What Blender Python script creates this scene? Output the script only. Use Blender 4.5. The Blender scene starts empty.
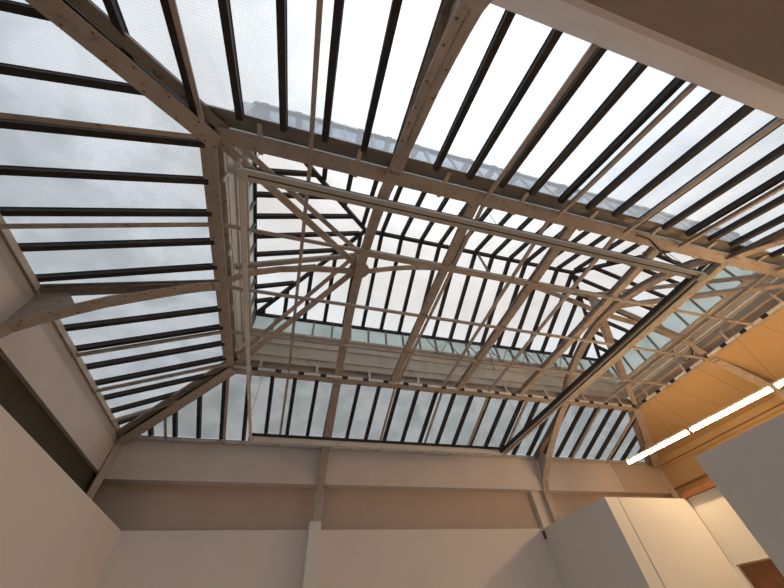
import bpy, math, random
from mathutils import Vector, Matrix
random.seed(7)
D = bpy.data
S = bpy.context.scene
COL = S.collection
V = Vector

# ------------------------------------------------------------------ camera
# axes: x along the rooflight, y towards the far wall, z up; origin at the eye, floor 1.5 m below
CAMROWS = [[0.963261, -0.260703, -0.064515], [0.156306, 0.739546, -0.654706], [0.218396, 0.620568, 0.753126]]
cam_d = D.cameras.new('camera')
cam_d.sensor_width = 36.0
cam_d.lens = 318.645 / 784 * 36
cam_d.clip_start = 0.02
cam_d.clip_end = 200
cam = D.objects.new('camera', cam_d)
COL.objects.link(cam)
r0, r1, r2 = [V(r) for r in CAMROWS]
m = Matrix(((r0.x, -r1.x, -r2.x, 0), (r0.y, -r1.y, -r2.y, 0), (r0.z, -r1.z, -r2.z, 0), (0, 0, 0, 1)))
cam.matrix_world = m
S.camera = cam

# ------------------------------------------------------------------ exposure
S.view_settings.view_transform = 'Standard'
S.view_settings.look = 'None'
S.view_settings.gamma = 1
S.view_settings.exposure = 0.0
S.view_settings.use_curve_mapping = False

# ------------------------------------------------------------------ overcast sky, brightest high and to the right
W = D.worlds.new('overcast_sky')
S.world = W
W.use_nodes = True
nt = W.node_tree
nt.nodes.clear()
wo = nt.nodes.new('ShaderNodeOutputWorld')
bg = nt.nodes.new('ShaderNodeBackground')
tc = nt.nodes.new('ShaderNodeTexCoord')
dot = nt.nodes.new('ShaderNodeVectorMath'); dot.operation = 'DOT_PRODUCT'
dot.inputs[1].default_value = V((0.27, -0.05, 0.96)).normalized()
rmp = nt.nodes.new('ShaderNodeValToRGB')
cr = rmp.color_ramp
cr.elements[0].position = 0.0
cr.elements[0].color = (0.05, 0.05, 0.05, 1)
cr.elements[1].position = 1.0
cr.elements[1].color = (0.86, 0.89, 0.93, 1)
for p, c in ((0.5, (0.09, 0.092, 0.092)), (0.65, (0.205, 0.215, 0.225)), (0.74, (0.29, 0.31, 0.33)), (0.81, (0.42, 0.45, 0.48)),
             (0.88, (0.40, 0.395, 0.39)), (0.93, (0.50, 0.50, 0.505)), (0.97, (0.76, 0.79, 0.83))):
    e = cr.elements.new(p); e.color = (*c, 1)
mp = nt.nodes.new('ShaderNodeMapRange')
mp.inputs['From Min'].default_value = -1
mp.inputs['From Max'].default_value = 1
nz = nt.nodes.new('ShaderNodeTexNoise')
nz.inputs['Scale'].default_value = 2.2
nz.inputs['Detail'].default_value = 4
nm = nt.nodes.new('ShaderNodeMapRange')
nm.inputs['To Min'].default_value = 2.25
nm.inputs['To Max'].default_value = 2.50
nt.links.new(tc.outputs['Generated'], dot.inputs[0])
nt.links.new(tc.outputs['Generated'], nz.inputs['Vector'])
nt.links.new(dot.outputs['Value'], mp.inputs['Value'])
nt.links.new(mp.outputs['Result'], rmp.inputs['Fac'])
nt.links.new(nz.outputs['Fac'], nm.inputs['Value'])
nt.links.new(rmp.outputs['Color'], bg.inputs['Color'])
nt.links.new(nm.outputs['Result'], bg.inputs['Strength'])
nt.links.new(bg.outputs['Background'], wo.inputs['Surface'])

TUBE_STRENGTH = 74.0
TUBE_COLOUR = (1.0, 0.64, 0.32, 1)

# ------------------------------------------------------------------ materials
def nodes(name):
    m = D.materials.new(name); m.use_nodes = True
    t = m.node_tree; t.nodes.clear()
    return m, t, t.nodes.new('ShaderNodeOutputMaterial')

def paint(name, c, rough=0.6, var=0.08, scale=6.0, metallic=0.0, dirt=None, dirt_amt=0.4, bump=0.0):
    m, t, o = nodes(name)
    b = t.nodes.new('ShaderNodeBsdfPrincipled')
    b.inputs['Roughness'].default_value = rough
    b.inputs['Metallic'].default_value = metallic
    co = t.nodes.new('ShaderNodeTexCoord')
    n = t.nodes.new('ShaderNodeTexNoise'); n.inputs['Scale'].default_value = scale; n.inputs['Detail'].default_value = 6
    t.links.new(co.outputs['Object'], n.inputs['Vector'])
    r = t.nodes.new('ShaderNodeValToRGB')
    r.color_ramp.elements[0].position = 0.3; r.color_ramp.elements[1].position = 0.7
    r.color_ramp.elements[0].color = (*[max(0, x * (1 - var)) for x in c], 1)
    r.color_ramp.elements[1].color = (*[min(1, x * (1 + var)) for x in c], 1)
    t.links.new(n.outputs['Fac'], r.inputs['Fac'])
    last = r.outputs['Color']
    if dirt:
        n2 = t.nodes.new('ShaderNodeTexNoise'); n2.inputs['Scale'].default_value = scale * 2.5; n2.inputs['Detail'].default_value = 8
        t.links.new(co.outputs['Object'], n2.inputs['Vector'])
        r2 = t.nodes.new('ShaderNodeMapRange'); r2.inputs['From Min'].default_value = 0.56; r2.inputs['From Max'].default_value = 0.72
        r2.inputs['To Max'].default_value = dirt_amt
        t.links.new(n2.outputs['Fac'], r2.inputs['Value'])
        mx = t.nodes.new('ShaderNodeMix'); mx.data_type = 'RGBA'
        t.links.new(r2.outputs['Result'], mx.inputs['Factor'])
        t.links.new(last, mx.inputs[6]); mx.inputs[7].default_value = (*dirt, 1)
        last = mx.outputs[2]
    t.links.new(last, b.inputs['Base Color'])
    if bump:
        bp = t.nodes.new('ShaderNodeBump'); bp.inputs['Strength'].default_value = bump; bp.inputs['Distance'].default_value = 0.01
        n3 = t.nodes.new('ShaderNodeTexNoise'); n3.inputs['Scale'].default_value = 40
        t.links.new(co.outputs['Object'], n3.inputs['Vector'])
        t.links.new(n3.outputs['Fac'], bp.inputs['Height']); t.links.new(bp.outputs['Normal'], b.inputs['Normal'])
    t.links.new(b.outputs['BSDF'], o.inputs['Surface'])
    return m

def wired_glass(name, tint, stain, stain_amt, scatter=0.25):
    # old wired cast glass: clear transmission, a little scatter, wire grid and grime
    m, t, o = nodes(name)
    co = t.nodes.new('ShaderNodeTexCoord')
    n = t.nodes.new('ShaderNodeTexNoise'); n.inputs['Scale'].default_value = 1.7; n.inputs['Detail'].default_value = 5; n.inputs['Distortion'].default_value = 0.4
    t.links.new(co.outputs['Object'], n.inputs['Vector'])
    mr = t.nodes.new('ShaderNodeMapRange'); mr.inputs['From Min'].default_value = 0.42; mr.inputs['From Max'].default_value = 0.75
    mr.inputs['To Max'].default_value = stain_amt
    t.links.new(n.outputs['Fac'], mr.inputs['Value'])
    mx = t.nodes.new('ShaderNodeMix'); mx.data_type = 'RGBA'
    mx.inputs[6].default_value = (*tint, 1); mx.inputs[7].default_value = (*stain, 1)
    t.links.new(mr.outputs['Result'], mx.inputs['Factor'])
    # wire mesh, 25 mm squares
    facs = []
    for ax in (0, 1):
        sp = t.nodes.new('ShaderNodeSeparateXYZ'); t.links.new(co.outputs['Object'], sp.inputs[0])
        mu = t.nodes.new('ShaderNodeMath'); mu.operation = 'MULTIPLY'; mu.inputs[1].default_value = 40.0
        t.links.new(sp.outputs[ax], mu.inputs[0])
        fr = t.nodes.new('ShaderNodeMath'); fr.operation = 'FRACT'; t.links.new(mu.outputs[0], fr.inputs[0])
        lt = t.nodes.new('ShaderNodeMath'); lt.operation = 'LESS_THAN'; lt.inputs[1].default_value = 0.14
        t.links.new(fr.outputs[0], lt.inputs[0]); facs.append(lt)
    ad = t.nodes.new('ShaderNodeMath'); ad.operation = 'MAXIMUM'
    t.links.new(facs[0].outputs[0], ad.inputs[0]); t.links.new(facs[1].outputs[0], ad.inputs[1])
    sc = t.nodes.new('ShaderNodeMath'); sc.operation = 'MULTIPLY'; sc.inputs[1].default_value = 0.12
    t.links.new(ad.outputs[0], sc.inputs[0])
    mx2 = t.nodes.new('ShaderNodeMix'); mx2.data_type = 'RGBA'
    t.links.new(sc.outputs[0], mx2.inputs['Factor']); t.links.new(mx.outputs[2], mx2.inputs[6]); mx2.inputs[7].default_value = (0.35, 0.36, 0.37, 1)
    tr = t.nodes.new('ShaderNodeBsdfTransparent'); t.links.new(mx2.outputs[2], tr.inputs['Color'])
    tl = t.nodes.new('ShaderNodeBsdfTranslucent'); tl.inputs['Color'].default_value = (0.85, 0.88, 0.9, 1)
    gl = t.nodes.new('ShaderNodeBsdfGlossy'); gl.inputs['Roughness'].default_value = 0.25; gl.inputs['Color'].default_value = (0.9, 0.9, 0.9, 1)
    a = t.nodes.new('ShaderNodeMixShader'); a.inputs[0].default_value = scatter
    t.links.new(tr.outputs[0], a.inputs[1]); t.links.new(tl.outputs[0], a.inputs[2])
    b = t.nodes.new('ShaderNodeMixShader'); b.inputs[0].default_value = 0.03
    t.links.new(a.outputs[0], b.inputs[1]); t.links.new(gl.outputs[0], b.inputs[2])
    t.links.new(b.outputs[0], o.inputs['Surface'])
    return m

def emit(name, c, s):
    m, t, o = nodes(name)
    e = t.nodes.new('ShaderNodeEmission'); e.inputs['Color'].default_value = c; e.inputs['Strength'].default_value = s
    t.links.new(e.outputs[0], o.inputs['Surface'])
    return m

M = {
 'steel': paint('old_cream_paint', (0.49, 0.42, 0.365), 0.5, 0.10, 5, dirt=(0.12, 0.07, 0.04), dirt_amt=0.5),
 'steel_pale': paint('pale_cream_paint', (0.62, 0.56, 0.48), 0.5, 0.06, 5, dirt=(0.25, 0.18, 0.12), dirt_amt=0.35),
 'rivet': paint('rusty_rivets', (0.17, 0.10, 0.07), 0.7, 0.2, 8),
 'bar': paint('black_bitumen_paint', (0.035, 0.028, 0.024), 0.7, 0.25, 9),
 'ledge': paint('grey_brown_zinc', (0.27, 0.235, 0.20), 0.6, 0.15, 4, dirt=(0.08, 0.06, 0.04), dirt_amt=0.6),
 'board': paint('cream_boarding', (0.60, 0.55, 0.47), 0.6, 0.08, 2.5, dirt=(0.30, 0.22, 0.15), dirt_amt=0.4),
 'plaster': paint('painted_plaster', (0.80, 0.74, 0.70), 0.85, 0.03, 1.3, bump=0.05),
 'upstand': paint('painted_upstand', (0.76, 0.69, 0.65), 0.85, 0.05, 1.5, bump=0.05),
 'panel': paint('white_painted_board', (0.82, 0.82, 0.80), 0.6, 0.02, 1.0),
 'partition': paint('white_partition', (0.84, 0.78, 0.74), 0.8, 0.02, 1.0),
 'dark_wall': paint('dark_olive_tone', (0.085, 0.075, 0.05), 0.9, 0.1, 2.0),  # one even dark olive tone, darker than the other walls
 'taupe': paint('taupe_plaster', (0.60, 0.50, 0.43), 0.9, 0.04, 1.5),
 'fibre': paint('ochre_fibreboard', (0.54, 0.38, 0.21), 0.75, 0.05, 1.2),
 'sill': paint('pale_blue_grey_sill', (0.55, 0.56, 0.55), 0.5, 0.12, 8, dirt=(0.2, 0.16, 0.12), dirt_amt=0.7),
 'rail': paint('grey_aluminium_rail', (0.62, 0.59, 0.54), 0.4, 0.05, 4),
 'rail_white': paint('white_rail', (0.80, 0.76, 0.70), 0.45, 0.05, 4),
 'rubber': paint('black_rubber', (0.02, 0.02, 0.02), 0.6, 0.1, 10),
 'wood': paint('dark_red_brown_wood', (0.20, 0.075, 0.03), 0.5, 0.2, 7),
 'floor': paint('light_oak_floor', (0.68, 0.59, 0.50), 0.7, 0.05, 1.0),
 'wire': paint('galvanised_wire', (0.30, 0.29, 0.27), 0.5, 0.1, 10, metallic=0.5),
 'glass': wired_glass('wired_glass', (0.97, 0.98, 0.99), (0.72, 0.76, 0.82), 0.45),
 'glass_top': wired_glass('lantern_glass', (0.965, 0.955, 0.94), (0.84, 0.83, 0.81), 0.45, 0.10),
 'glass_old': wired_glass('grimy_wired_glass', (0.91, 0.915, 0.92), (0.58, 0.61, 0.62), 0.7),
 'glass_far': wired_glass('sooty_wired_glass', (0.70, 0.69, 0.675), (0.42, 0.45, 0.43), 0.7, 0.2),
 'glass_green': wired_glass('greenish_side_glass', (0.72, 0.76, 0.72), (0.50, 0.56, 0.52), 0.8, 0.3),
 'glass_blue': wired_glass('bluish_side_glass', (0.80, 0.87, 0.97), (0.55, 0.66, 0.82), 0.9, 0.25),
 'tube': emit('warm_tube', TUBE_COLOUR, TUBE_STRENGTH),
}

# ------------------------------------------------------------------ mesh helpers
class MB:
    def __init__(s): s.v = []; s.f = []; s.riv = set()
    def quadbox(s, c):            # 8 corners: 4 bottom then 4 top, same winding
        o = len(s.v); s.v += [V(p) for p in c]
        for q in ((3, 2, 1, 0), (4, 5, 6, 7), (0, 1, 5, 4), (1, 2, 6, 5), (2, 3, 7, 6), (3, 0, 4, 7)):
            s.f.append([o + i for i in q])
        return s
    def box(s, x0, x1, y0, y1, z0, z1):
        return s.quadbox([(x0, y0, z0), (x1, y0, z0), (x1, y1, z0), (x0, y1, z0), (x0, y0, z1), (x1, y0, z1), (x1, y1, z1), (x0, y1, z1)])
    def bar(s, a, b, w, d, up=(0, 0, 1), du=0.0, ds=0.0):
        """bar from a to b, w wide across, d deep along up; du/ds shift it along up/side"""
        a, b = V(a), V(b); t = (b - a).normalized(); side = t.cross(V(up)).normalized(); u = side.cross(t).normalized()
        c = []
        for q in (-1, 1):
            for p, e in ((a, 1), (b, 1)):
                pass
        o = u * du + side * ds
        lo = [a - side * w / 2, b - side * w / 2, b + side * w / 2, a + side * w / 2]
        return s.quadbox([p + o - u * d / 2 for p in lo] + [p + o + u * d / 2 for p in lo])
    def tube(s, pts, r, n=8):
        pts = [V(p) for p in pts]; o = len(s.v); rings = []
        for i, p in enumerate(pts):
            t = (pts[min(i + 1, len(pts) - 1)] - pts[max(i - 1, 0)]).normalized()
            h = V((0, 0, 1)) if abs(t.z) < 0.9 else V((1, 0, 0))
            a = t.cross(h).normalized(); b = a.cross(t)
            rings.append([len(s.v) + k for k in range(n)])
            for k in range(n):
                q = 2 * math.pi * k / n; s.v.append(p + a * (r * math.cos(q)) + b * (r * math.sin(q)))
        for i in range(len(pts) - 1):
            for k in range(n):
                s.f.append([rings[i][k], rings[i][(k + 1) % n], rings[i + 1][(k + 1) % n], rings[i + 1][k]])
        s.f.append(rings[0][::-1]); s.f.append(rings[-1])
        return s
    def slab(s, pts, n, t):
        """polygon extruded by t along n"""
        o = len(s.v); k = len(pts); n = V(n).normalized()
        s.v += [V(p) for p in pts] + [V(p) + n * t for p in pts]
        s.f.append([o + i for i in range(k)][::-1]); s.f.append([o + k + i for i in range(k)])
        for i in range(k):
            j = (i + 1) % k; s.f.append([o + i, o + j, o + k + j, o + k + i])
        return s
    def strip(s, pts, side, w, t, up=(0, 0, 1)):
        """curved flat strip of width w along side, thickness t, through pts"""
        side = V(side).normalized()
        for a, b in zip(pts[:-1], pts[1:]):
            a, b = V(a), V(b); tt = (b - a).normalized(); u = side.cross(tt).normalized()
            if u.z < 0 or (abs(u.z) < 1e-4 and u.x + u.y < 0): u = -u
            e = tt * 0.004
            lo = [a - e - side * w / 2, b + e - side * w / 2, b + e + side * w / 2, a - e + side * w / 2]
            s.quadbox(lo + [p + u * t for p in lo])
        return s
    def dome(s, p, n, r):
        p = V(p); n = V(n).normalized(); h = V((1, 0, 0)) if abs(n.x) < 0.9 else V((0, 1, 0))
        a = n.cross(h).normalized(); b = n.cross(a); o = len(s.v)
        for k in range(6): s.v.append(p + a * r * math.cos(k * math.pi / 3) + b * r * math.sin(k * math.pi / 3))
        for k in range(6): s.v.append(p + n * r * 0.45 + (a * math.cos(k * math.pi / 3) + b * math.sin(k * math.pi / 3)) * r * 0.6)
        for k in range(6): j = (k + 1) % 6; s.f.append([o + k, o + j, o + 6 + j, o + 6 + k])
        s.f.append([o + 6 + k for k in range(6)])
        s.riv.update(range(len(s.f) - 7, len(s.f)))
        return s
    def rivets(s, a, b, side, half, n, step=0.14, r=0.014):
        a, b = V(a), V(b); L = (b - a).length; k = max(1, int(L / step))
        for i in range(k):
            p = a + (b - a) * ((i + 0.5) / k)
            s.dome(p + V(side).normalized() * half * (1 if i % 2 else -1), n, r)
        return s
    def build(s, name, mat, parent=None, origin=None, kind=None):
        org = V(origin) if origin is not None else (V((0, 0, 0)) if parent else sum(s.v, V()) / len(s.v))
        if parent is not None and origin is None: org = V(parent.location)
        me = D.meshes.new(name)
        me.from_pydata([tuple(p - org) for p in s.v], [], s.f)
        if s.riv:
            for i in s.riv: me.polygons[i].material_index = 1
        import bmesh
        bm = bmesh.new(); bm.from_mesh(me); bmesh.ops.recalc_face_normals(bm, faces=bm.faces); bm.to_mesh(me); bm.free()
        me.materials.append(M[mat])
        if s.riv: me.materials.append(M['rivet'])
        o = D.objects.new(name, me); COL.objects.link(o)
        if parent is not None:
            o.parent = parent
            o.location = org - V(parent.location)
        else: o.location = org
        if kind: o['kind'] = kind
        return o

def tag(o, label, cat, group=None, kind=None):
    o['label'] = label; o['category'] = cat
    if group: o['group'] = group
    if kind: o['kind'] = kind
    return o
def empty(name, loc, label, cat, group=None, kind=None):
    o = D.objects.new(name, None); COL.objects.link(o); o.location = V(loc); o.empty_display_size = 0.1
    return tag(o, label, cat, group, kind)

# ------------------------------------------------------------------ dimensions
FL = -1.5
RX0, RX1, RY0, RY1, RZ = -1.50, 8.75, 1.41, 5.93, 4.0        # inner ring of steel
EX0, EX1, EY0, EY1, EZ = -3.47, 10.50, -0.34, 7.68, 3.37     # outer eave of the lower glazing
YM = 3.67
LX0, LX1, LY0, LY1, LZ = -1.40, 8.63, 1.40, 5.92, 5.63       # eave of the raised lantern
GX0, GX1, GZ = 0.80, 6.53, 6.60                              # lantern ridge
PX = (0.66, 6.46)                                            # two principal frames
MOD = 1.139
PT = 1.78                                                    # top of the partitions
UP = 2.58                                                    # underside of the upstands
SECX = [RX0 + MOD * k for k in range(10)]
BARX = [-0.22 + 0.4556 * k for k in range(-8, 24)]
LBARX = [1.69 + 0.489 * k for k in range(-6, 15)]
SECY = [RY0 + 1.13 * k for k in range(5)]
BARY = [1.56 + 0.4437 * k for k in range(-5, 14)]

# ------------------------------------------------------------------ the room shell
MB().box(-4.0, 11.2, -4.2, 8.3, FL - 0.1, FL).build('floor', 'floor', kind='structure')
MB().box(-4.0, 11.2, -4.2, EY0 - 0.0, 2.06, 2.26).build('ceiling', 'taupe', kind='structure')
MB().box(-4.0, 11.2, -4.3, -4.2, FL, 2.26).build('wall_near', 'plaster', kind='structure')
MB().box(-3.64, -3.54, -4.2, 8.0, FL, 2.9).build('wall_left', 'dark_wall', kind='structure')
MB().box(-2.78, -2.68, -4.2, 7.81, FL, PT).build('wall_left_lining', 'partition', kind='structure')
MB().box(-3.70, 11.0, 7.92, 8.02, FL, UP + 0.1).build('wall_far', 'taupe', kind='structure')
MB().box(-2.68, 5.83, 7.71, 7.81, FL, PT).build('wall_far_lining', 'partition', kind='structure')
MB().box(10.75, 10.85, -4.2, 8.0, FL, UP + 0.1).build('wall_right', 'fibre', kind='structure')
# upstands under the glazing
MB().box(EX0 - 0.07, EX0, EY0 - 0.3, EY1 + 0.34, 2.67, EZ).build('trim_1', 'upstand', kind='structure')
MB().box(EX0, EX1, EY1, EY1 + 0.34, UP, EZ).build('trim_2', 'upstand', kind='structure')
MB().box(EX0, EX1 + 0.35, EY0 - 0.2, EY0, 2.26, EZ).build('trim_3', 'upstand', kind='structure')
MB().box(EX1, EX1 + 0.35, EY0 - 0.2, EY1 + 0.34, UP + 0.1, EZ + 0.03).build('trim_4', 'fibre', kind='structure')
# pale sills on the upstands
MB().box(EX0, EX1, EY1 - 0.05, EY1 + 0.05, EZ, EZ + 0.03).box(EX0, EX1, EY1 - 0.05, EY1 - 0.035, EZ - 0.05, EZ).build('trim_5', 'sill', kind='structure')
MB().box(EX0 - 0.05, EX0 + 0.05, EY0, EY1, EZ, EZ + 0.03).box(EX0 + 0.035, EX0 + 0.05, EY0, EY1, EZ - 0.05, EZ).build('trim_6', 'steel_pale', kind='structure')
MB().box(EX1 - 0.09, EX1, EY0, EY1, EZ - 0.13, EZ + 0.02).box(EX1 - 0.05, EX1, EY0, EY1, EZ - 0.22, EZ - 0.17).build('trim_7', 'fibre', kind='structure')
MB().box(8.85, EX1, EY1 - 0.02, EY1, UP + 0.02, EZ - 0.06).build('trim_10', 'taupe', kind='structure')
# pier between the recesses of the far wall
MB().box(5.93, 6.42, 7.78, 7.92, FL, UP).build('wall_far_pier', 'upstand', kind='structure')

# ------------------------------------------------------------------ partitions on the right
MB().box(5.83, 6.12, 5.57, 7.92, FL, PT).build('wall_block_end', 'panel', kind='structure')
MB().box(6.145, 7.90, 5.572, 7.92, FL, PT).build('wall_block_front', 'panel', kind='structure')
MB().box(7.90, 8.02, 5.0, 5.95, FL, PT).box(7.90, 8.02, 5.0, 5.585, 0.72, PT).build('wall_side', 'panel', kind='structure') if False else None
MB().box(7.90, 8.02, -1.0, 3.2, FL, PT).box(7.90, 8.02, 3.2, 5.56, 0.72, PT).box(7.90, 8.02, 5.50, 5.585, FL, 0.72).build('wall_side', 'panel', kind='structure')
MB().box(6.06, 6.20, -1.4, 3.76, FL, PT).build('wall_screen', 'panel', kind='structure')
dr = MB().box(7.95, 7.99, 3.22, 5.48, FL + 0.005, 0.70)
d = dr.build('door_1', 'wood', kind='structure')
MB().box(7.82, 8.06, 4.2, 5.57, PT, PT + 0.09).build('trim_8', 'wood', kind='structure')
# end post of the low cross partition
tag(MB().box(0.50, 0.72, 7.42, 7.709, FL, PT + 0.07).build('partition_post', 'panel'), 'narrow white boxed post standing against the far wall under the riveted column', 'post')
tag(MB().box(5.79, 5.83, 7.66, 7.71, PT - 0.20, PT - 0.05).build('wall_bracket', 'wood'), 'small dark brown bracket in the upper corner where two partitions meet', 'bracket')

# ------------------------------------------------------------------ glazing
def slope(name, E0, E1, R1, R0, axis, barpos, glass, lift=0.085, bw=0.068, bd=0.075, stop=0.0, fan=0.0):
    """one glazed slope: glass slab + a bar for each glazing bar, clipped at the hips"""
    E0, E1, R1, R0 = map(V, (E0, E1, R1, R0))
    nrm = (E1 - E0).cross(R0 - E0).normalized()
    if nrm.z < 0: nrm = -nrm
    root = D.objects.new(name, None); COL.objects.link(root); root.location = (E0 + E1) / 2; root['kind'] = 'structure'
    pts = [E0, E1, R1] + ([R0] if (R1 - R0).length > 0.01 else [])
    g = MB().slab([p + nrm * lift for p in pts], nrm, 0.006).build('glass', glass, root)
    def edge(a):
        t0 = (a - E0[axis]) / (E1[axis] - E0[axis]); st = E0.lerp(E1, t0)
        if a < R0[axis]: k = (a - E0[axis]) / (R0[axis] - E0[axis])
        elif a > R1[axis]: k = (E1[axis] - a) / (E1[axis] - R1[axis])
        else: k = 1
        up = R0 - E0; up = V(up); up[axis] = 0
        en = st + up * k
        st = V(st); st[axis] = min(st[axis] + max(0.0, a) * fan, E1[axis] - 0.03)
        return st, en, k
    for a in barpos:
        if a <= E0[axis] + 0.12 or a >= E1[axis] - 0.12: continue
        s_, e_, k = edge(a)
        if k < 0.06: continue
        if k > 0.999: e_ = e_ - (e_ - s_).normalized() * stop
        mb = MB().bar(s_, e_, bw, bd, nrm, lift - bd / 2)
        mb.bar(s_, e_, bw * 1.2, 0.014, nrm, lift - 0.008)
        mb.build('glazing_bar', 'bar', root)
    return root, nrm, edge

def hipbar(p, q, name, w=0.07, d=0.10, lift=0.0, parent=None):
    return MB().bar(p, q, w, d, (0, 0, 1), lift).build(name, 'bar', parent)

EA, EB, EC, ED = (EX0, EY0, EZ), (EX1, EY0, EZ), (EX0, EY1, EZ), (EX1, EY1, EZ)
RA, RB, RC, RD = (RX0, RY0, RZ), (RX1, RY0, RZ), (RX0, RY1, RZ), (RX1, RY1, RZ)
def near(v, lst, tol): return any(abs(v - q) < tol for q in lst)
nb = [x for x in BARX if not near(x, PX, 0.1)]
yb = [y for y in BARY if not near(y, [3.78], 0.2)]
k = 0.90   # the near slope's glass stops short of the ring, on a zinc ledge
w1, n_near, e_near = slope('window_1', EA, EB, RB, RA, 0, nb, 'glass', stop=0.24)
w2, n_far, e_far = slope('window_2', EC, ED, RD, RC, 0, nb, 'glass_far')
w3, n_left, e_left = slope('window_3', EA, EC, RC, RA, 1, yb, 'glass_old', fan=0.05)
LA, LB, LC, LD = (LX0, LY0, LZ), (LX1, LY0, LZ), (LX0, LY1, LZ), (LX1, LY1, LZ)
G0, G1 = (GX0, YM, GZ), (GX1, YM, GZ)
w4, _, _ = slope('window_4', LA, LB, G1, G0, 0, LBARX, 'glass_top', bw=0.078, bd=0.075, stop=0.0)
w5, _, _ = slope('window_5', LC, LD, G1, G0, 0, LBARX, 'glass_top', bw=0.078, bd=0.075, stop=0.0)
w6, _, _ = slope('window_6', LA, LC, G0, G0, 1, BARY, 'glass_top', bw=0.078, bd=0.075, stop=0.0)
w7, _, _ = slope('window_7', LB, LD, G1, G1, 1, BARY, 'glass_top', bw=0.078, bd=0.075, stop=0.0)
for i, (w, nm_) in enumerate(((w1, 'sloping wired glass on the near side of the rooflight, brightest strip of sky'),
                (w2, 'sloping wired glass panes above the far wall upstand, greyest of the slopes'),
                (w3, 'sloping wired glass panes on the left side with horizontal black bars'),
                (w4, 'near slope of the raised lantern glass behind the steel grid'),
                (w5, 'far slope of the raised lantern glass behind the steel grid'),
                (w6, 'left triangular end slope of the raised lantern glass'),
                (w7, 'right triangular end slope of the raised lantern glass'))):
    w['label'] = nm_; w['category'] = 'skylight'
# dark hips and ridge of the lantern
hr = [('ridge_bar', G0, G1, 'black ridge bar along the very top of the raised lantern', w4),
      ('hip_bar', LA, G0, 'black', w6), ('hip_bar', LC, G0, 'black', w6), ('hip_bar', LB, G1, 'black', w7), ('hip_bar', LD, G1, 'black', w7)]
for nm_, a, b, l_, par in hr: hipbar(a, b, nm_, 0.075, 0.09, 0.0, par)
for a, b, par in ((LA, LB, w4), (LC, LD, w5), (LA, LC, w6), (LB, LD, w7)): MB().bar(a, b, 0.06, 0.07, (0, 0, 1), 0.0).build('eave_rail', 'bar', par)
for a, b, par in ((EA, RA, w3), (EC, RC, w3), (ED, RD, w2), (EB, RB, w1)): hipbar(a, b, 'hip_bar', 0.15, 0.08, 0.03, par)

# right slope: fibreboard sheets between the rafters
root = D.objects.new('trim_9', None); COL.objects.link(root); root['kind'] = 'structure'; root.location = V(EB)
n_r = (V(ED) - V(EB)).cross(V(RB) - V(EB)).normalized()
if n_r.z < 0: n_r = -n_r
_, _, _ = (0, 0, 0)
def redge(y):
    st = V((EX1, y, EZ))
    kk = 1.0 if RY0 <= y <= RY1 else ((y - EY0) / (RY0 - EY0) if y < RY0 else (EY1 - y) / (EY1 - RY1))
    return st, st + (V((RX1, 0, RZ)) - V((EX1, 0, EZ))) * kk
ys = [EY0 + 0.02] + SECY + [EY1 - 0.02]
for y0_, y1_ in zip(ys[:-1], ys[1:]):
    a0, a1 = redge(y0_ + 0.005); b0, b1 = redge(y1_ - 0.005)
    MB().slab([a0, b0, b1, a1], n_r, 0.03).build('ceiling_sheet', 'fibre', root)

# clerestory walls between ring and lantern
def clerestory(name, a, b, out, go, label, glazed=False, low=False):
    """a->b along the ring, out = unit vector away from the lantern, go = offset of the upper glass"""
    a, b, out = V(a), V(b), V(out)
    root = D.objects.new(name, None); COL.objects.link(root); root.location = (a + b) / 2 + V((0, 0, 0.3)); root['kind'] = 'structure'
    root['label'] = label; root['category'] = 'clerestory window'
    t = (b - a).normalized(); L = (b - a).length
    def P(s, o, z): return a + t * s + out * o + V((0, 0, z - a.z))
    def plate(o0, o1, z0, z1): return MB().quadbox([P(0, o0, z0), P(L, o0, z0), P(L, o1, z0), P(0, o1, z0), P(0, o0, z1), P(L, o0, z1), P(L, o1, z1), P(0, o1, z1)])
    zb = 5.14
    if not glazed:
        if low: zb = 4.76
        for j, (z0, z1) in enumerate(((4.26, 4.48), (4.50, 4.72)) if low else ((4.26, 4.54), (4.56, 4.86), (4.88, 5.12))):
            o = 0.05 + (go - 0.05) * (j + 0.5) / 3
            plate(o, o + 0.02, z0, z1).build('boarding', 'board', root)
            plate(o - 0.025, o + 0.03, z1 - 0.035, z1 + 0.02).build('moulding', 'steel_pale', root)
    else:
        zb = 4.32
    plate(go, go + 0.008, zb, LZ).build('glass', 'glass_blue' if glazed else 'glass_green', root)
    plate(go - 0.04, go + 0.04, zb - 0.03, zb + 0.02).build('sill_rail', 'steel_pale', root)
    k = int(L / 0.4556)
    for i in range(k + 1):
        s_ = (L - k * 0.4556) / 2 + i * 0.4556
        MB().bar(P(s_, go - .01, zb), P(s_, go - .01, LZ), 0.04, 0.05, out).build('mullion', 'sill' if glazed else 'ledge', root)
clerestory('window_8', (RX0 - .04, RY1, RZ), (RX1 + .04, RY1, RZ), (0, 1, 0), 0.0, 'far side wall of the lantern: cream boards below a low strip of greenish glass')
clerestory('window_9', (RX0 - .04, RY0, RZ), (RX1 + .04, RY0, RZ), (0, -1, 0), 0.0, 'near side wall of the lantern seen as bluish shapes through the near glass', True)
clerestory('window_10', (RX0, RY0, RZ), (RX0, RY1, RZ), (-1, 0, 0), -0.09, 'left end wall of the lantern with cream boards beside the left ring beam')
clerestory('window_11', (RX1, RY0, RZ), (RX1, RY1, RZ), (1, 0, 0), -0.11, 'right end wall of the lantern with long cream boards above the ochre ceiling', low=True)

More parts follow.
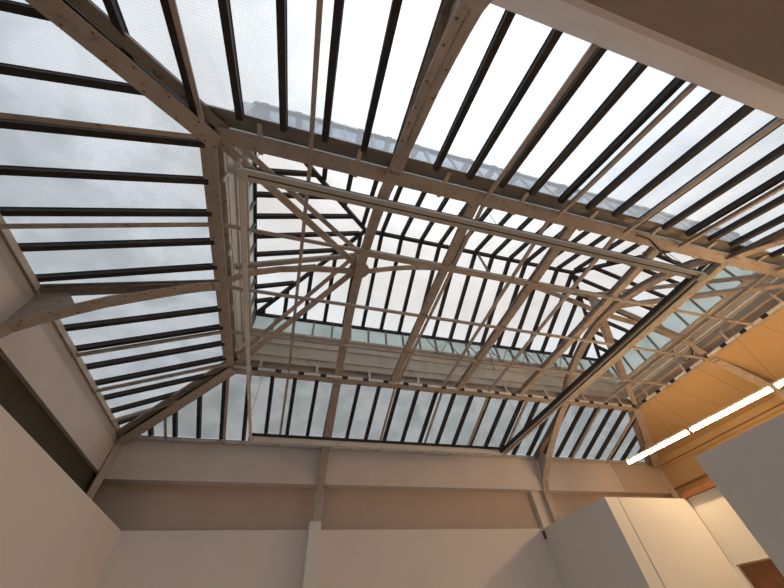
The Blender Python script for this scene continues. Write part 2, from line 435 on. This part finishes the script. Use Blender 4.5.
# ------------------------------------------------------------------ steel ring
def ring_beam(a, b, out, label, cleats, painted_gap_lights=False):
    a, b, out = V(a), V(b), V(out); t = (b - a).normalized(); L = (b - a).length
    root = empty('ring_beam', (a + b) / 2, label, 'steel beam', 'four ring beams around the lantern opening')
    up = V((0, 0, 1))
    MB().bar(a - t * .1, b + t * .1, 0.18, 0.018, up, 0.009).rivets(a, b, out, 0.065, (0, 0, -1), 0.30, 0.010).build('bottom_flange', 'steel', root)
    MB().bar(a, b, 0.016, 0.24, up, 0.14, 0).build('web', 'steel', root)
    MB().bar(a, b, 0.15, 0.016, up, 0.265).build('top_flange', 'steel', root)
    for c in cleats:
        if c < 0.2 or c > L - 0.2: continue
        p = a + t * c
        MB().bar(p - out * 0.10 + up * 0.30, p - out * 0.12 + up * 0.05, 0.02, 0.05, t).build('cleat', 'steel_pale', root)
        if label.startswith('long ring beam nearest'): MB().bar(p + out * 0.09 + up * 0.02, p + out * 0.24 + up * 0.0, 0.03, 0.05, t).build('cleat', 'steel_pale', root)
    if painted_gap_lights:  # white blocks painted as daylight showing through the glazing gaps
        n = int(L / 0.4556)
        for i in range(n):
            p = a + t * (0.08 + i * 0.4556)
            MB().bar(p - out * 0.115 + up * 0.03, p + t * 0.33 - out * 0.115 + up * 0.03, 0.02, 0.05, up).build('painted_gap_light', 'panel', root)
            MB().bar(p + t * 0.34 - out * 0.11 + up * 0.03, p + t * 0.4556 - out * 0.11 + up * 0.03, 0.03, 0.06, up).build('spacer', 'rubber', root)
    return root
cl = [0.56 + MOD * k for k in range(9)]
ring_beam(RA, RB, (0, -1, 0), 'long ring beam nearest the camera, between bright near glass and the lantern', cl)
ring_beam(RC, RD, (0, 1, 0), 'long ring beam on the far side, above the grey far glass', cl, True)
ring_beam(RA, RC, (-1, 0, 0), 'short left ring beam ending the horizontal black glazing bars', [0.56 + 1.13 * k for k in range(4)])
ring_beam(RB, RD, (1, 0, 0), 'short right ring beam along the top of the ochre ceiling', [0.56 + 1.13 * k for k in range(4)], True)
# painted ledge between the near ring beam and the near glass
a, b, out = V(RA), V(RB), V((0, -1, 0))
tag(MB().bar(a + out * 0.175, b + out * 0.175, 0.20, 0.012, (out * .4 + V((0, 0, 1))).normalized(), 0.035).bar(a + out * .275, b + out * .275, 0.02, 0.05).build('gutter_ledge', 'ledge'),
    'dirty brown ledge between the near glass and the near ring beam', 'ledge')

# ------------------------------------------------------------------ principal frames
PROF = [(0.0, 3.97), (0.12, 3.88), (0.24, 3.76), (0.36, 3.62), (0.48, 3.48), (0.62, 3.31), (0.76, 3.09), (0.86, 2.92), (0.94, 2.76), (0.985, 2.58), (0.99, 2.35), (0.985, 2.1), (0.98, PT + 0.02)]
def haunched(root, base, out, run, side, lastz=None, w=0.17, drift=0.0):
    """rafter + curved bracket falling from the ring (base) outwards by run, in direction out"""
    base, out, side = V(base), V(out), V(side)
    def P(f, z): return V((base.x, base.y, 0)) + out * (run * f) + V((0, 0, z)) + side * (drift * min(1.0, max(0.0, (3.97 - z) / 1.5)))
    pr = [p for p in PROF if lastz is None or p[1] >= lastz]
    pts = [P(f, z) for f, z in pr]
    fl = MB().strip(pts, side, w, 0.016)
    for a, b in zip(pts[:-1], pts[1:]):
        nn = side.cross(b - a).normalized()
        if nn.z > 0 or (abs(nn.z) < .05 and nn.dot(out) > 0): nn = -nn
        fl.rivets(a, b, side, w * 0.32, nn, 0.13)
    fl.build('curved_flange', 'steel', root)
    zt = lambda f: RZ - 0.005 + (EZ - RZ) * f
    # web above the flange, open slot between it and the rafter chord
    wb = MB()
    for (f0, z0), (f1, z1) in zip(pr[:-1], pr[1:]):
        if z1 < 2.3: break
        h = 0.07 if f1 < 0.8 else 0.0
        t0 = zt(f0) if f0 > 0.85 else min(zt(f0) - .09, z0 + 0.15); t1 = zt(f1) if f1 > 0.8 else min(zt(f1) - .09, z1 + 0.15)
        q = [P(f0, z0), P(f1, z1), P(f1, max(t1, z1 + .02)), P(f0, max(t0, z0 + .02))]
        wb.slab([p - side * 0.007 for p in q], side, 0.014)
    wb.build('web_plate', 'steel', root)
    a, b = P(0.04, zt(0.04)), P(0.985, zt(0.985))
    MB().bar(a, b, 0.14, 0.06, (0, 0, 1), 0.0).bar(a, b, 0.18, 0.02, (0, 0, 1), 0.03).build('rafter', 'ledge', root)

def arch_pts(y0, y1, z0, zm, x, n=14):
    return [V((x, y0 + (y1 - y0) * i / n, z0 + (zm - z0) * math.sin(math.pi * i / n) ** 0.8)) for i in range(n + 1)]
for px, lab in ((PX[0], 'riveted principal frame crossing the rooflight on the left and ending above the white post'),
                (PX[1], 'riveted principal frame on the right, its curved foot lit orange by the tubes')):
    root = empty('principal_frame', (px, YM, RZ), lab, 'steel frame', 'principal frames across the rooflight')
    haunched(root, (px, RY1, 0), (0, 1, 0), EY1 - RY1 - .01, (1, 0, 0), drift=-0.18 if px > 3 else 0.0)
    haunched(root, (px, RY0, 0), (0, -1, 0), RY0 - EY0 - .01, (1, 0, 0), 2.3)
    pts = arch_pts(RY0, RY1, 4.04, 4.88, px)
    mb = MB().strip(pts, (1, 0, 0), 0.17, 0.016)
    for a, b in zip(pts[:-1], pts[1:]): mb.rivets(a, b, (1, 0, 0), 0.055, (0, 0, -1), 0.16)
    mb.build('arch_flange', 'steel', root)
    wb = MB()
    for a, b in zip(pts[:-1], pts[1:]): wb.slab([a - V((.007, 0, 0)), b - V((.007, 0, 0)), b + V((-.007, 0, .13)), a + V((-.007, 0, .13))], (1, 0, 0), 0.014)
    wb.build('arch_web', 'steel', root)
    MB().strip([p + V((0, 0, .13)) for p in pts], (1, 0, 0), 0.10, 0.012).build('arch_top_flange', 'steel', root)
HUB = [V((PX[0], YM, 5.06)), V((PX[1], YM, 5.10))]
BZ = 5.66
for sx, hx, lab in ((-1, 0, 'half frame on the left, its curved riveted bracket reaching the left upstand'), (1, 1, 'half frame on the right, running down over the ochre ceiling')):
    rx = RX0 if sx < 0 else RX1; ex = EX0 if sx < 0 else EX1
    root = empty('half_frame', (rx, YM, RZ), lab, 'steel frame', 'half frames at the ends of the rooflight')
    haunched(root, (rx, YM, 0), (sx, 0, 0), abs(ex - rx) - .01, (0, 1, 0), None if sx < 0 else 2.7)
    h = HUB[hx]
    pts = [V((rx, YM, 4.06)), V((rx - sx * .3, YM, 4.38)), V((rx - sx * .75, YM, 4.62)), V((rx - sx * 1.3, YM, 4.80)), V((h.x + sx * .1, YM, 4.94))]
    mb = MB().strip(pts, (0, 1, 0), 0.13, 0.016)
    for a, b in zip(pts[:-1], pts[1:]): mb.slab([a - V((0, .006, 0)), b - V((0, .006, 0)), b + V((0, -.006, .10)), a + V((0, -.006, .10))], (0, 1, 0), 0.012)
    mb.build('curved_strut', 'steel', root)
    MB().bar((rx - sx * 0.05, YM, 4.5), (h.x, YM, BZ - .12), 0.09, 0.06).build('upper_strut', 'steel', root)

# hip rafters of the lower roof with column down the corner, plus paired hip struts to the hubs
def hip(name, rp, ep, label, column):
    rp, ep = V(rp), V(ep)
    root = empty(name, rp, label, 'hip rafter', 'hip rafters of the lower roof')
    d_ = (ep - rp); hz = V((d_.x, d_.y, 0)).normalized(); side = V((-hz.y, hz.x, 0))
    a = rp + V((0, 0, -0.005)) - hz * 0.12; b = ep + V((0, 0, -0.14)) - hz * 0.08
    mb = MB().bar(a, b, 0.20, 0.018, (0, 0, 1), -0.02).rivets(a + V((0, 0, -.03)), b + V((0, 0, -.03)), side, 0.065, (0, 0, -1), 0.15)
    mb.build('flange', 'steel', root)
    MB().bar(a, b, 0.014, 0.10, (0, 0, 1), 0.03).build('web', 'steel', root)
    MB().bar(a, b, 0.12, 0.05, (0, 0, 1), 0.06, -0.17).build('side_rail', 'ledge', root)
    if column:
        MB().bar(b, b + V((0, 0, -(b.z - 2.2))), 0.13, 0.05, side.cross(V((0, 0, 1)))).build('corner_post', 'steel', root)
hip('hip_rafter', RA, EA, 'riveted hip rafter at the upper left of the photo', False)
hip('hip_rafter', RC, EC, 'riveted hip rafter running down to the far left corner of the room', True)
hip('hip_rafter', RD, ED, 'short hip rafter in the far right corner beside the tube lamp', True)
hip('hip_rafter', RB, EB, 'hip rafter at the near right corner, by the frame edge', False)
names = {0: 'near left', 1: 'far left', 2: 'near right', 3: 'far right'}
for i, (rp, h, hx) in enumerate(((RA, HUB[0], -1), (RC, HUB[0], -1), (RB, HUB[1], 1), (RD, HUB[1], 1))):
    rp = V(rp); dd = (h - rp); hz = V((dd.x, dd.y, 0)).normalized()
    a = rp + hz * 0.12 + V((0, 0, .08)); b = h - hz * 0.12
    o = MB().bar(a, b, 0.12, 0.014, (0, 0, 1), 0).bar(a, b, 0.012, 0.09, (0, 0, 1), 0.05).build('hip_strut', 'steel')
    tag(o, 'lower of two parallel hip struts from the %s ring corner to the gusset' % names[i], 'strut', 'lower hip struts')
    a = rp + hz * 0.10 + V((0, 0, .36)); b = V((h.x, h.y, BZ - .05)) - hz * 0.05
    o = MB().bar(a, b, 0.09, 0.014, (0, 0, 1), 0).bar(a, b, 0.012, 0.07, (0, 0, 1), 0.04).build('hip_strut', 'steel')
    tag(o, 'upper of two parallel hip struts from the %s ring corner to the ridge beam' % names[i], 'strut', 'upper hip struts')

# hub gussets
for h, l_ in ((HUB[0], 'left'), (HUB[1], 'right')):
    mb = MB(); n = 20; r = 0.2
    pts = [h + V((r * math.cos(2 * math.pi * k / n), r * math.sin(2 * math.pi * k / n), -0.05)) for k in range(n)]
    mb.slab(pts, (0, 0, 1), 0.018)
    for k in range(8): mb.dome(h + V((.14 * math.cos(k * math.pi / 4), .14 * math.sin(k * math.pi / 4), -.05)), (0, 0, -1), 0.014)
    root = empty('gusset_hub', h, 'round riveted gusset where struts meet at the %s end of the ridge beam' % l_, 'gusset', 'gussets of the ridge beam')
    mb.build('gusset_plate', 'steel', root)
    MB().bar(h + V((0, 0, -.03)), h + V((0, 0, BZ - h.z)), 0.09, 0.09, (1, 0, 0)).build('king_post', 'steel', root)
# ridge beam with knee braces
root = empty('ridge_beam', ((PX[0] + PX[1]) / 2, YM, BZ), 'long riveted ridge beam with curved knees between the two gussets', 'steel beam')
a, b = V((PX[0] - .1, YM, BZ)), V((PX[1] + .3, YM, BZ))
MB().bar(a, b, 0.17, 0.018).rivets(a + V((0, 0, -.01)), b + V((0, 0, -.01)), (0, 1, 0), 0.055, (0, 0, -1), 0.2, 0.012).build('flange', 'steel', root)
MB().bar(a, b, 0.014, 0.16, (0, 0, 1), 0.08).build('web', 'steel', root)
for h, s_ in ((HUB[0], 1), (HUB[1], -1)):
    pts = [V((h.x + s_ * d1, YM, z)) for d1, z in ((0.1, 4.98), (0.35, 5.10), (0.65, 5.24), (1.0, 5.38), (1.4, 5.50), (1.75, 5.58), (2.1, 5.64))]
    mb = MB().strip(pts, (0, 1, 0), 0.12, 0.016)
    mb.build('knee_brace', 'steel', root)

# straight members at the level of the ring
def member(name, a, b, w, d, label, cat, group, mat='steel', ww=None):
    mb = MB().bar(a, b, w, 0.014, (0, 0, 1), 0)
    mb.bar(a, b, 0.014 if w > .08 else w * .4, d, (0, 0, 1), d / 2)
    if w > .1:
        mb.bar(a, b, w * .6, 0.012, (0, 0, 1), d)
        mb.rivets(V(a) + V((0, 0, -.007)), V(b) + V((0, 0, -.007)), (V(b) - V(a)).cross(V((0, 0, 1))), w * .3, (0, 0, -1), 0.3)
    return tag(mb.build(name, mat), label, cat, group)
for x, z, l_ in ((1.86, 4.0, 'next right of the left principal frame'), (3.46, 4.0, 'in the middle of the rooflight'), (5.10, 4.0, 'passing under the right gusset')):
    member('cross_beam', (x, RY0, z + .03), (x, RY1, z + .03), 0.13, 0.12, 'wide cross beam spanning the opening, ' + l_, 'steel beam', 'wide cross beams')
member('tie_beam', (PX[1] + .05, RY0, 4.02), (PX[1] + .05, RY1, 4.02), 0.13, 0.14, 'straight tie beam under the right principal frame, beside the dark blind rail', 'steel beam', None)
for x, l_ in ((SECX[1], 'left of the left principal frame'), (1.98, 'close beside the first wide cross beam'), (3.04, 'left of the middle wide cross beam'), (4.23, 'between the middle and right wide cross beams'), (7.55, 'nearest the right ring beam')):
    member('cross_tie', (x, RY0, 4.03), (x, RY1, 4.03), 0.05, 0.05, 'thin cross tie spanning the opening, ' + l_, 'tie bar', 'thin cross ties')
for j, (y, l_) in enumerate(((2.58, 'nearest the near ring beam'), (3.70, 'in the middle'), (4.76, 'nearest the far ring beam'))):
    member('long_tie', (RX0, y, 4.0), (RX1, y, 4.0), 0.05, 0.045, 'thin long tie running the full length of the opening, ' + l_, 'tie bar', 'thin long ties')
    # clamps where they cross the principal frame

# secondary rafters under the slopes
def secondary(edge, nrm, pos, axis, names_, side):
    for a, l_ in zip(pos, names_):
        s_, e_, k_ = edge(a)
        if k_ < .05: continue
        d0 = (e_ - s_).normalized(); s_ = s_ - d0 * 0.02; e_ = e_ - d0 * 0.04
        o = MB().bar(s_, e_, 0.05, 0.012, nrm, -0.045).bar(s_, e_, 0.012, 0.05, nrm, -0.015).build('slope_rafter', 'steel')
        tag(o, 'thin cream rafter under the %s glass, %s' % (side, l_), 'rafter', 'thin rafters under the %s glass' % side)
ordn = ['first', 'second', 'third', 'fourth', 'fifth', 'sixth', 'seventh', 'eighth', 'ninth', 'tenth', 'eleventh', 'twelfth']
px_ = [SECX[0] - MOD, -1.5, -0.36, 1.93, 3.06, 4.24, 5.32, 7.5, 8.72, 9.75]
secondary(e_far, n_far, px_, 0, [ordn[i] + ' from the left' for i in range(10)], 'far')
secondary(e_near, n_near, px_, 0, [ordn[i] + ' from the left' for i in range(10)], 'near')
py_ = [0.4, 1.46, 2.57, 4.72, 5.66, 6.65]
secondary(e_left, n_left, py_, 1, [ordn[i] + ' counted away from the camera' for i in range(6)], 'left')

# little diagonal hanger under the lantern ridge
tag(MB().bar((3.68, YM, GZ - .05), (3.74, YM, BZ + .16), 0.04, 0.04).build('ridge_brace', 'ledge'), 'short slim grey brace between the lantern ridge and the ridge beam', 'brace')

# window stays zigzag in front of the far clerestory
mb = MB(); x = 2.9; up_ = True
while x < 7.2:
    mb.tube([(x, RY1 - .06, 5.52 if up_ else 5.02), (x + .3, RY1 - .06, 5.02 if up_ else 5.52)], 0.012, 6); x += .3; up_ = not up_
mb.tube([(2.9, RY1 - .06, 5.02), (7.4, RY1 - .06, 5.02)], 0.012, 6)
tag(mb.build('stay_lattice', 'wire'), 'thin dark zigzag opening gear in front of the far lantern glass', 'lattice')
# tangle of wire on the far purlin
mb = MB()
bx, by, bz = 3.52, 4.76, 4.30
mb.tube([(bx, by, bz), (bx + .42, by, bz), (bx + .42, by + .2, bz), (bx, by + .2, bz), (bx, by, bz)], 0.010, 6)
mb.tube([(bx + .05, by, bz), (bx - .06, by + .1, 4.06)], 0.010, 6).tube([(bx + .3, by, bz), (bx + .45, by + .25, 4.06)], 0.010, 6).tube([(bx + .2, by + .1, bz), (bx + .1, by, 4.06)], 0.008, 6)
mb.tube([(bx + .0, by + .2, bz), (bx + .2, by + .05, bz + .06), (bx + .3, by + .15, bz)], 0.008, 6)
tag(mb.build('wire_bracket', 'wire'), 'bent wire bracket sitting on the far long tie near the middle', 'bracket')

# ------------------------------------------------------------------ suspended blind frame
FZ = 3.07
fA, fB, fC, fD = V((-0.87, 1.38, FZ)), V((4.81, 1.38, FZ)), V((4.81, 6.81, FZ)), V((-0.87, 6.81, FZ))
root = empty('blind_frame', (1.97, 4.1, FZ), 'large rectangular metal blind frame hanging below the steelwork', 'blind frame')
def sub(mb, nm, mat, par):
    g_ = mb.build(nm, mat, par, origin=root.location); g_.location = V((0, 0, 0)); return g_
def rail(a, b, w, h, mat, groove, nm='rail'):
    if groove: o = MB().bar(a, b, w * .42, h, (0, 0, 1), 0, w * .29).bar(a, b, w * .42, h * .8, (0, 0, 1), h * .1, -w * .29).bar(a, b, w, h * .4, (0, 0, 1), h * .3).build(nm, mat, root)
    else: o = MB().bar(a, b, w, h * .25, (0, 0, 1), -h * .37).bar(a, b, w * .6, h, (0, 0, 1), 0).build(nm, mat, root)
    if groove: 
        sub(MB().bar(a, b, w * .16, h * .5, (0, 0, 1), -h * .1), 'track_groove', 'rubber', o)
    return o
def railset():
    r1 = rail(fA, fB, 0.115, 0.06, 'rail', True, 'near_rail')
    r2 = rail(fB, fC, 0.15, 0.07, 'rail', True, 'right_rail')
    r3 = rail(fD, fC, 0.09, 0.10, 'rail_white', False, 'far_rail')
    r4 = rail(fA, fD, 0.055, 0.05, 'rail_white', False, 'left_rail')
    sub(MB().bar(fB - V((.10, 0, 0)), fC - V((.10, 0, 0)), 0.04, 0.07), 'brush_seal', 'rubber', r2)
    sub(MB().bar(fD - V((0, .03, -.075)), fC - V((0, .03, -.075)), 0.05, 0.05), 'brush_seal', 'rubber', r3)
railset()
for p in (fA, fB, fC, fD):
    MB().box(p.x - .05, p.x + .05, p.y - .05, p.y + .05, FZ - .04, FZ + .04).build('corner_block', 'rail', root)
# pulley at the near left corner
MB().tube([fA + V((-.02, -.02, .02)), fA + V((-.12, -.02, .02))], 0.05, 12).tube([fA + V((-.1, 0, .0)), fA + V((-.02, -.12, .03))], 0.02, 8).build('pulley', 'rail', root)
for p, zt_ in ((fA, 4.0), (fB, 4.0), (V((1.9, 1.41, FZ)), 4.0), (V((-.87, 5.93, FZ)), 4.0), (V((4.81, 5.9, FZ)), 4.0)):
    MB().tube([p + V((0, 0, .03)), V((p.x, p.y + .03, zt_))], 0.004, 6).build('suspension_wire', 'wire', root)

# black cable drooping from the near ring beam
pts = [V((4.45, 1.36, 3.96)), V((4.7, 1.37, 3.95)), V((4.85, 1.45, 3.80)), V((5.3, 1.58, 3.9)), V((5.85, 1.75, 3.98))]
cps = []
for i in range(17):
    u = i / 16 * (len(pts) - 1); j = min(int(u), len(pts) - 2); cps.append(pts[j].lerp(pts[j + 1], u - j))
tag(MB().tube(cps, 0.012, 6).build('power_cable', 'rubber'), 'loose black cable trailing from the near ring beam to the rail corner', 'cable')
# loop of cable round the right half frame
pts = [V((8.5 + .0, YM + .25 + .22 * math.cos(t / 12 * 2 * math.pi), 4.35 + .22 * math.sin(t / 12 * 2 * math.pi))) for t in range(11)]
tag(MB().tube(pts, 0.015, 6).build('cable_loop', 'rubber'), 'coiled black cable hung by the right ring beam above the ochre ceiling', 'cable')

# ------------------------------------------------------------------ tube lamps on the right
def lamp_pt(y): return V((7.36 + (5.94 - y) * 0.085, y, 2.60))
segs = ((5.94, 4.44), (4.37, 2.87), (2.80, 1.30), (1.23, -0.27), (-0.34, -1.84))  # last two tubes are unseen, added for more warm light
lbl = ['tube lamp at the far end of the glowing row, touching the corner', 'middle glowing tube lamp in front of the ochre ceiling', 'third glowing tube lamp cut by the right edge of the photo',
       'fourth tube lamp, unseen, added to extend the warm light', 'fifth tube lamp, unseen, added to extend the warm light']
for (y0_, y1_), l_ in zip(segs, lbl):
    a, b = lamp_pt(y0_), lamp_pt(y1_)
    root = empty('tube_lamp', (a + b) / 2, l_, 'lamp', 'row of warm tube lamps')
    MB().tube([a, b], 0.034, 14).build('tube', 'tube', root)
    MB().bar(a, b, 0.05, 0.03, (0, 0, 1), 0.045).build('housing', 'rail_white', root)
    for p in (a, b): MB().tube([p, p + (b - a).normalized() * (0.02 if p is a else -0.02)], 0.044, 12).build('end_cap', 'rail', root)
    for q in (.06, .80):
        p = a.lerp(b, q); ay = min((5.86, 4.76, 3.70, 2.58, 1.48, 0.3, -0.2), key=lambda v: abs(v - p.y)); MB().tube([p + V((0, 0, .05)), V((p.x, ay, 4.01 if ay > 1 else RZ - .04 + (ay - RY0) * .36))], 0.003, 5).build('hanger_wire', 'wire', root)
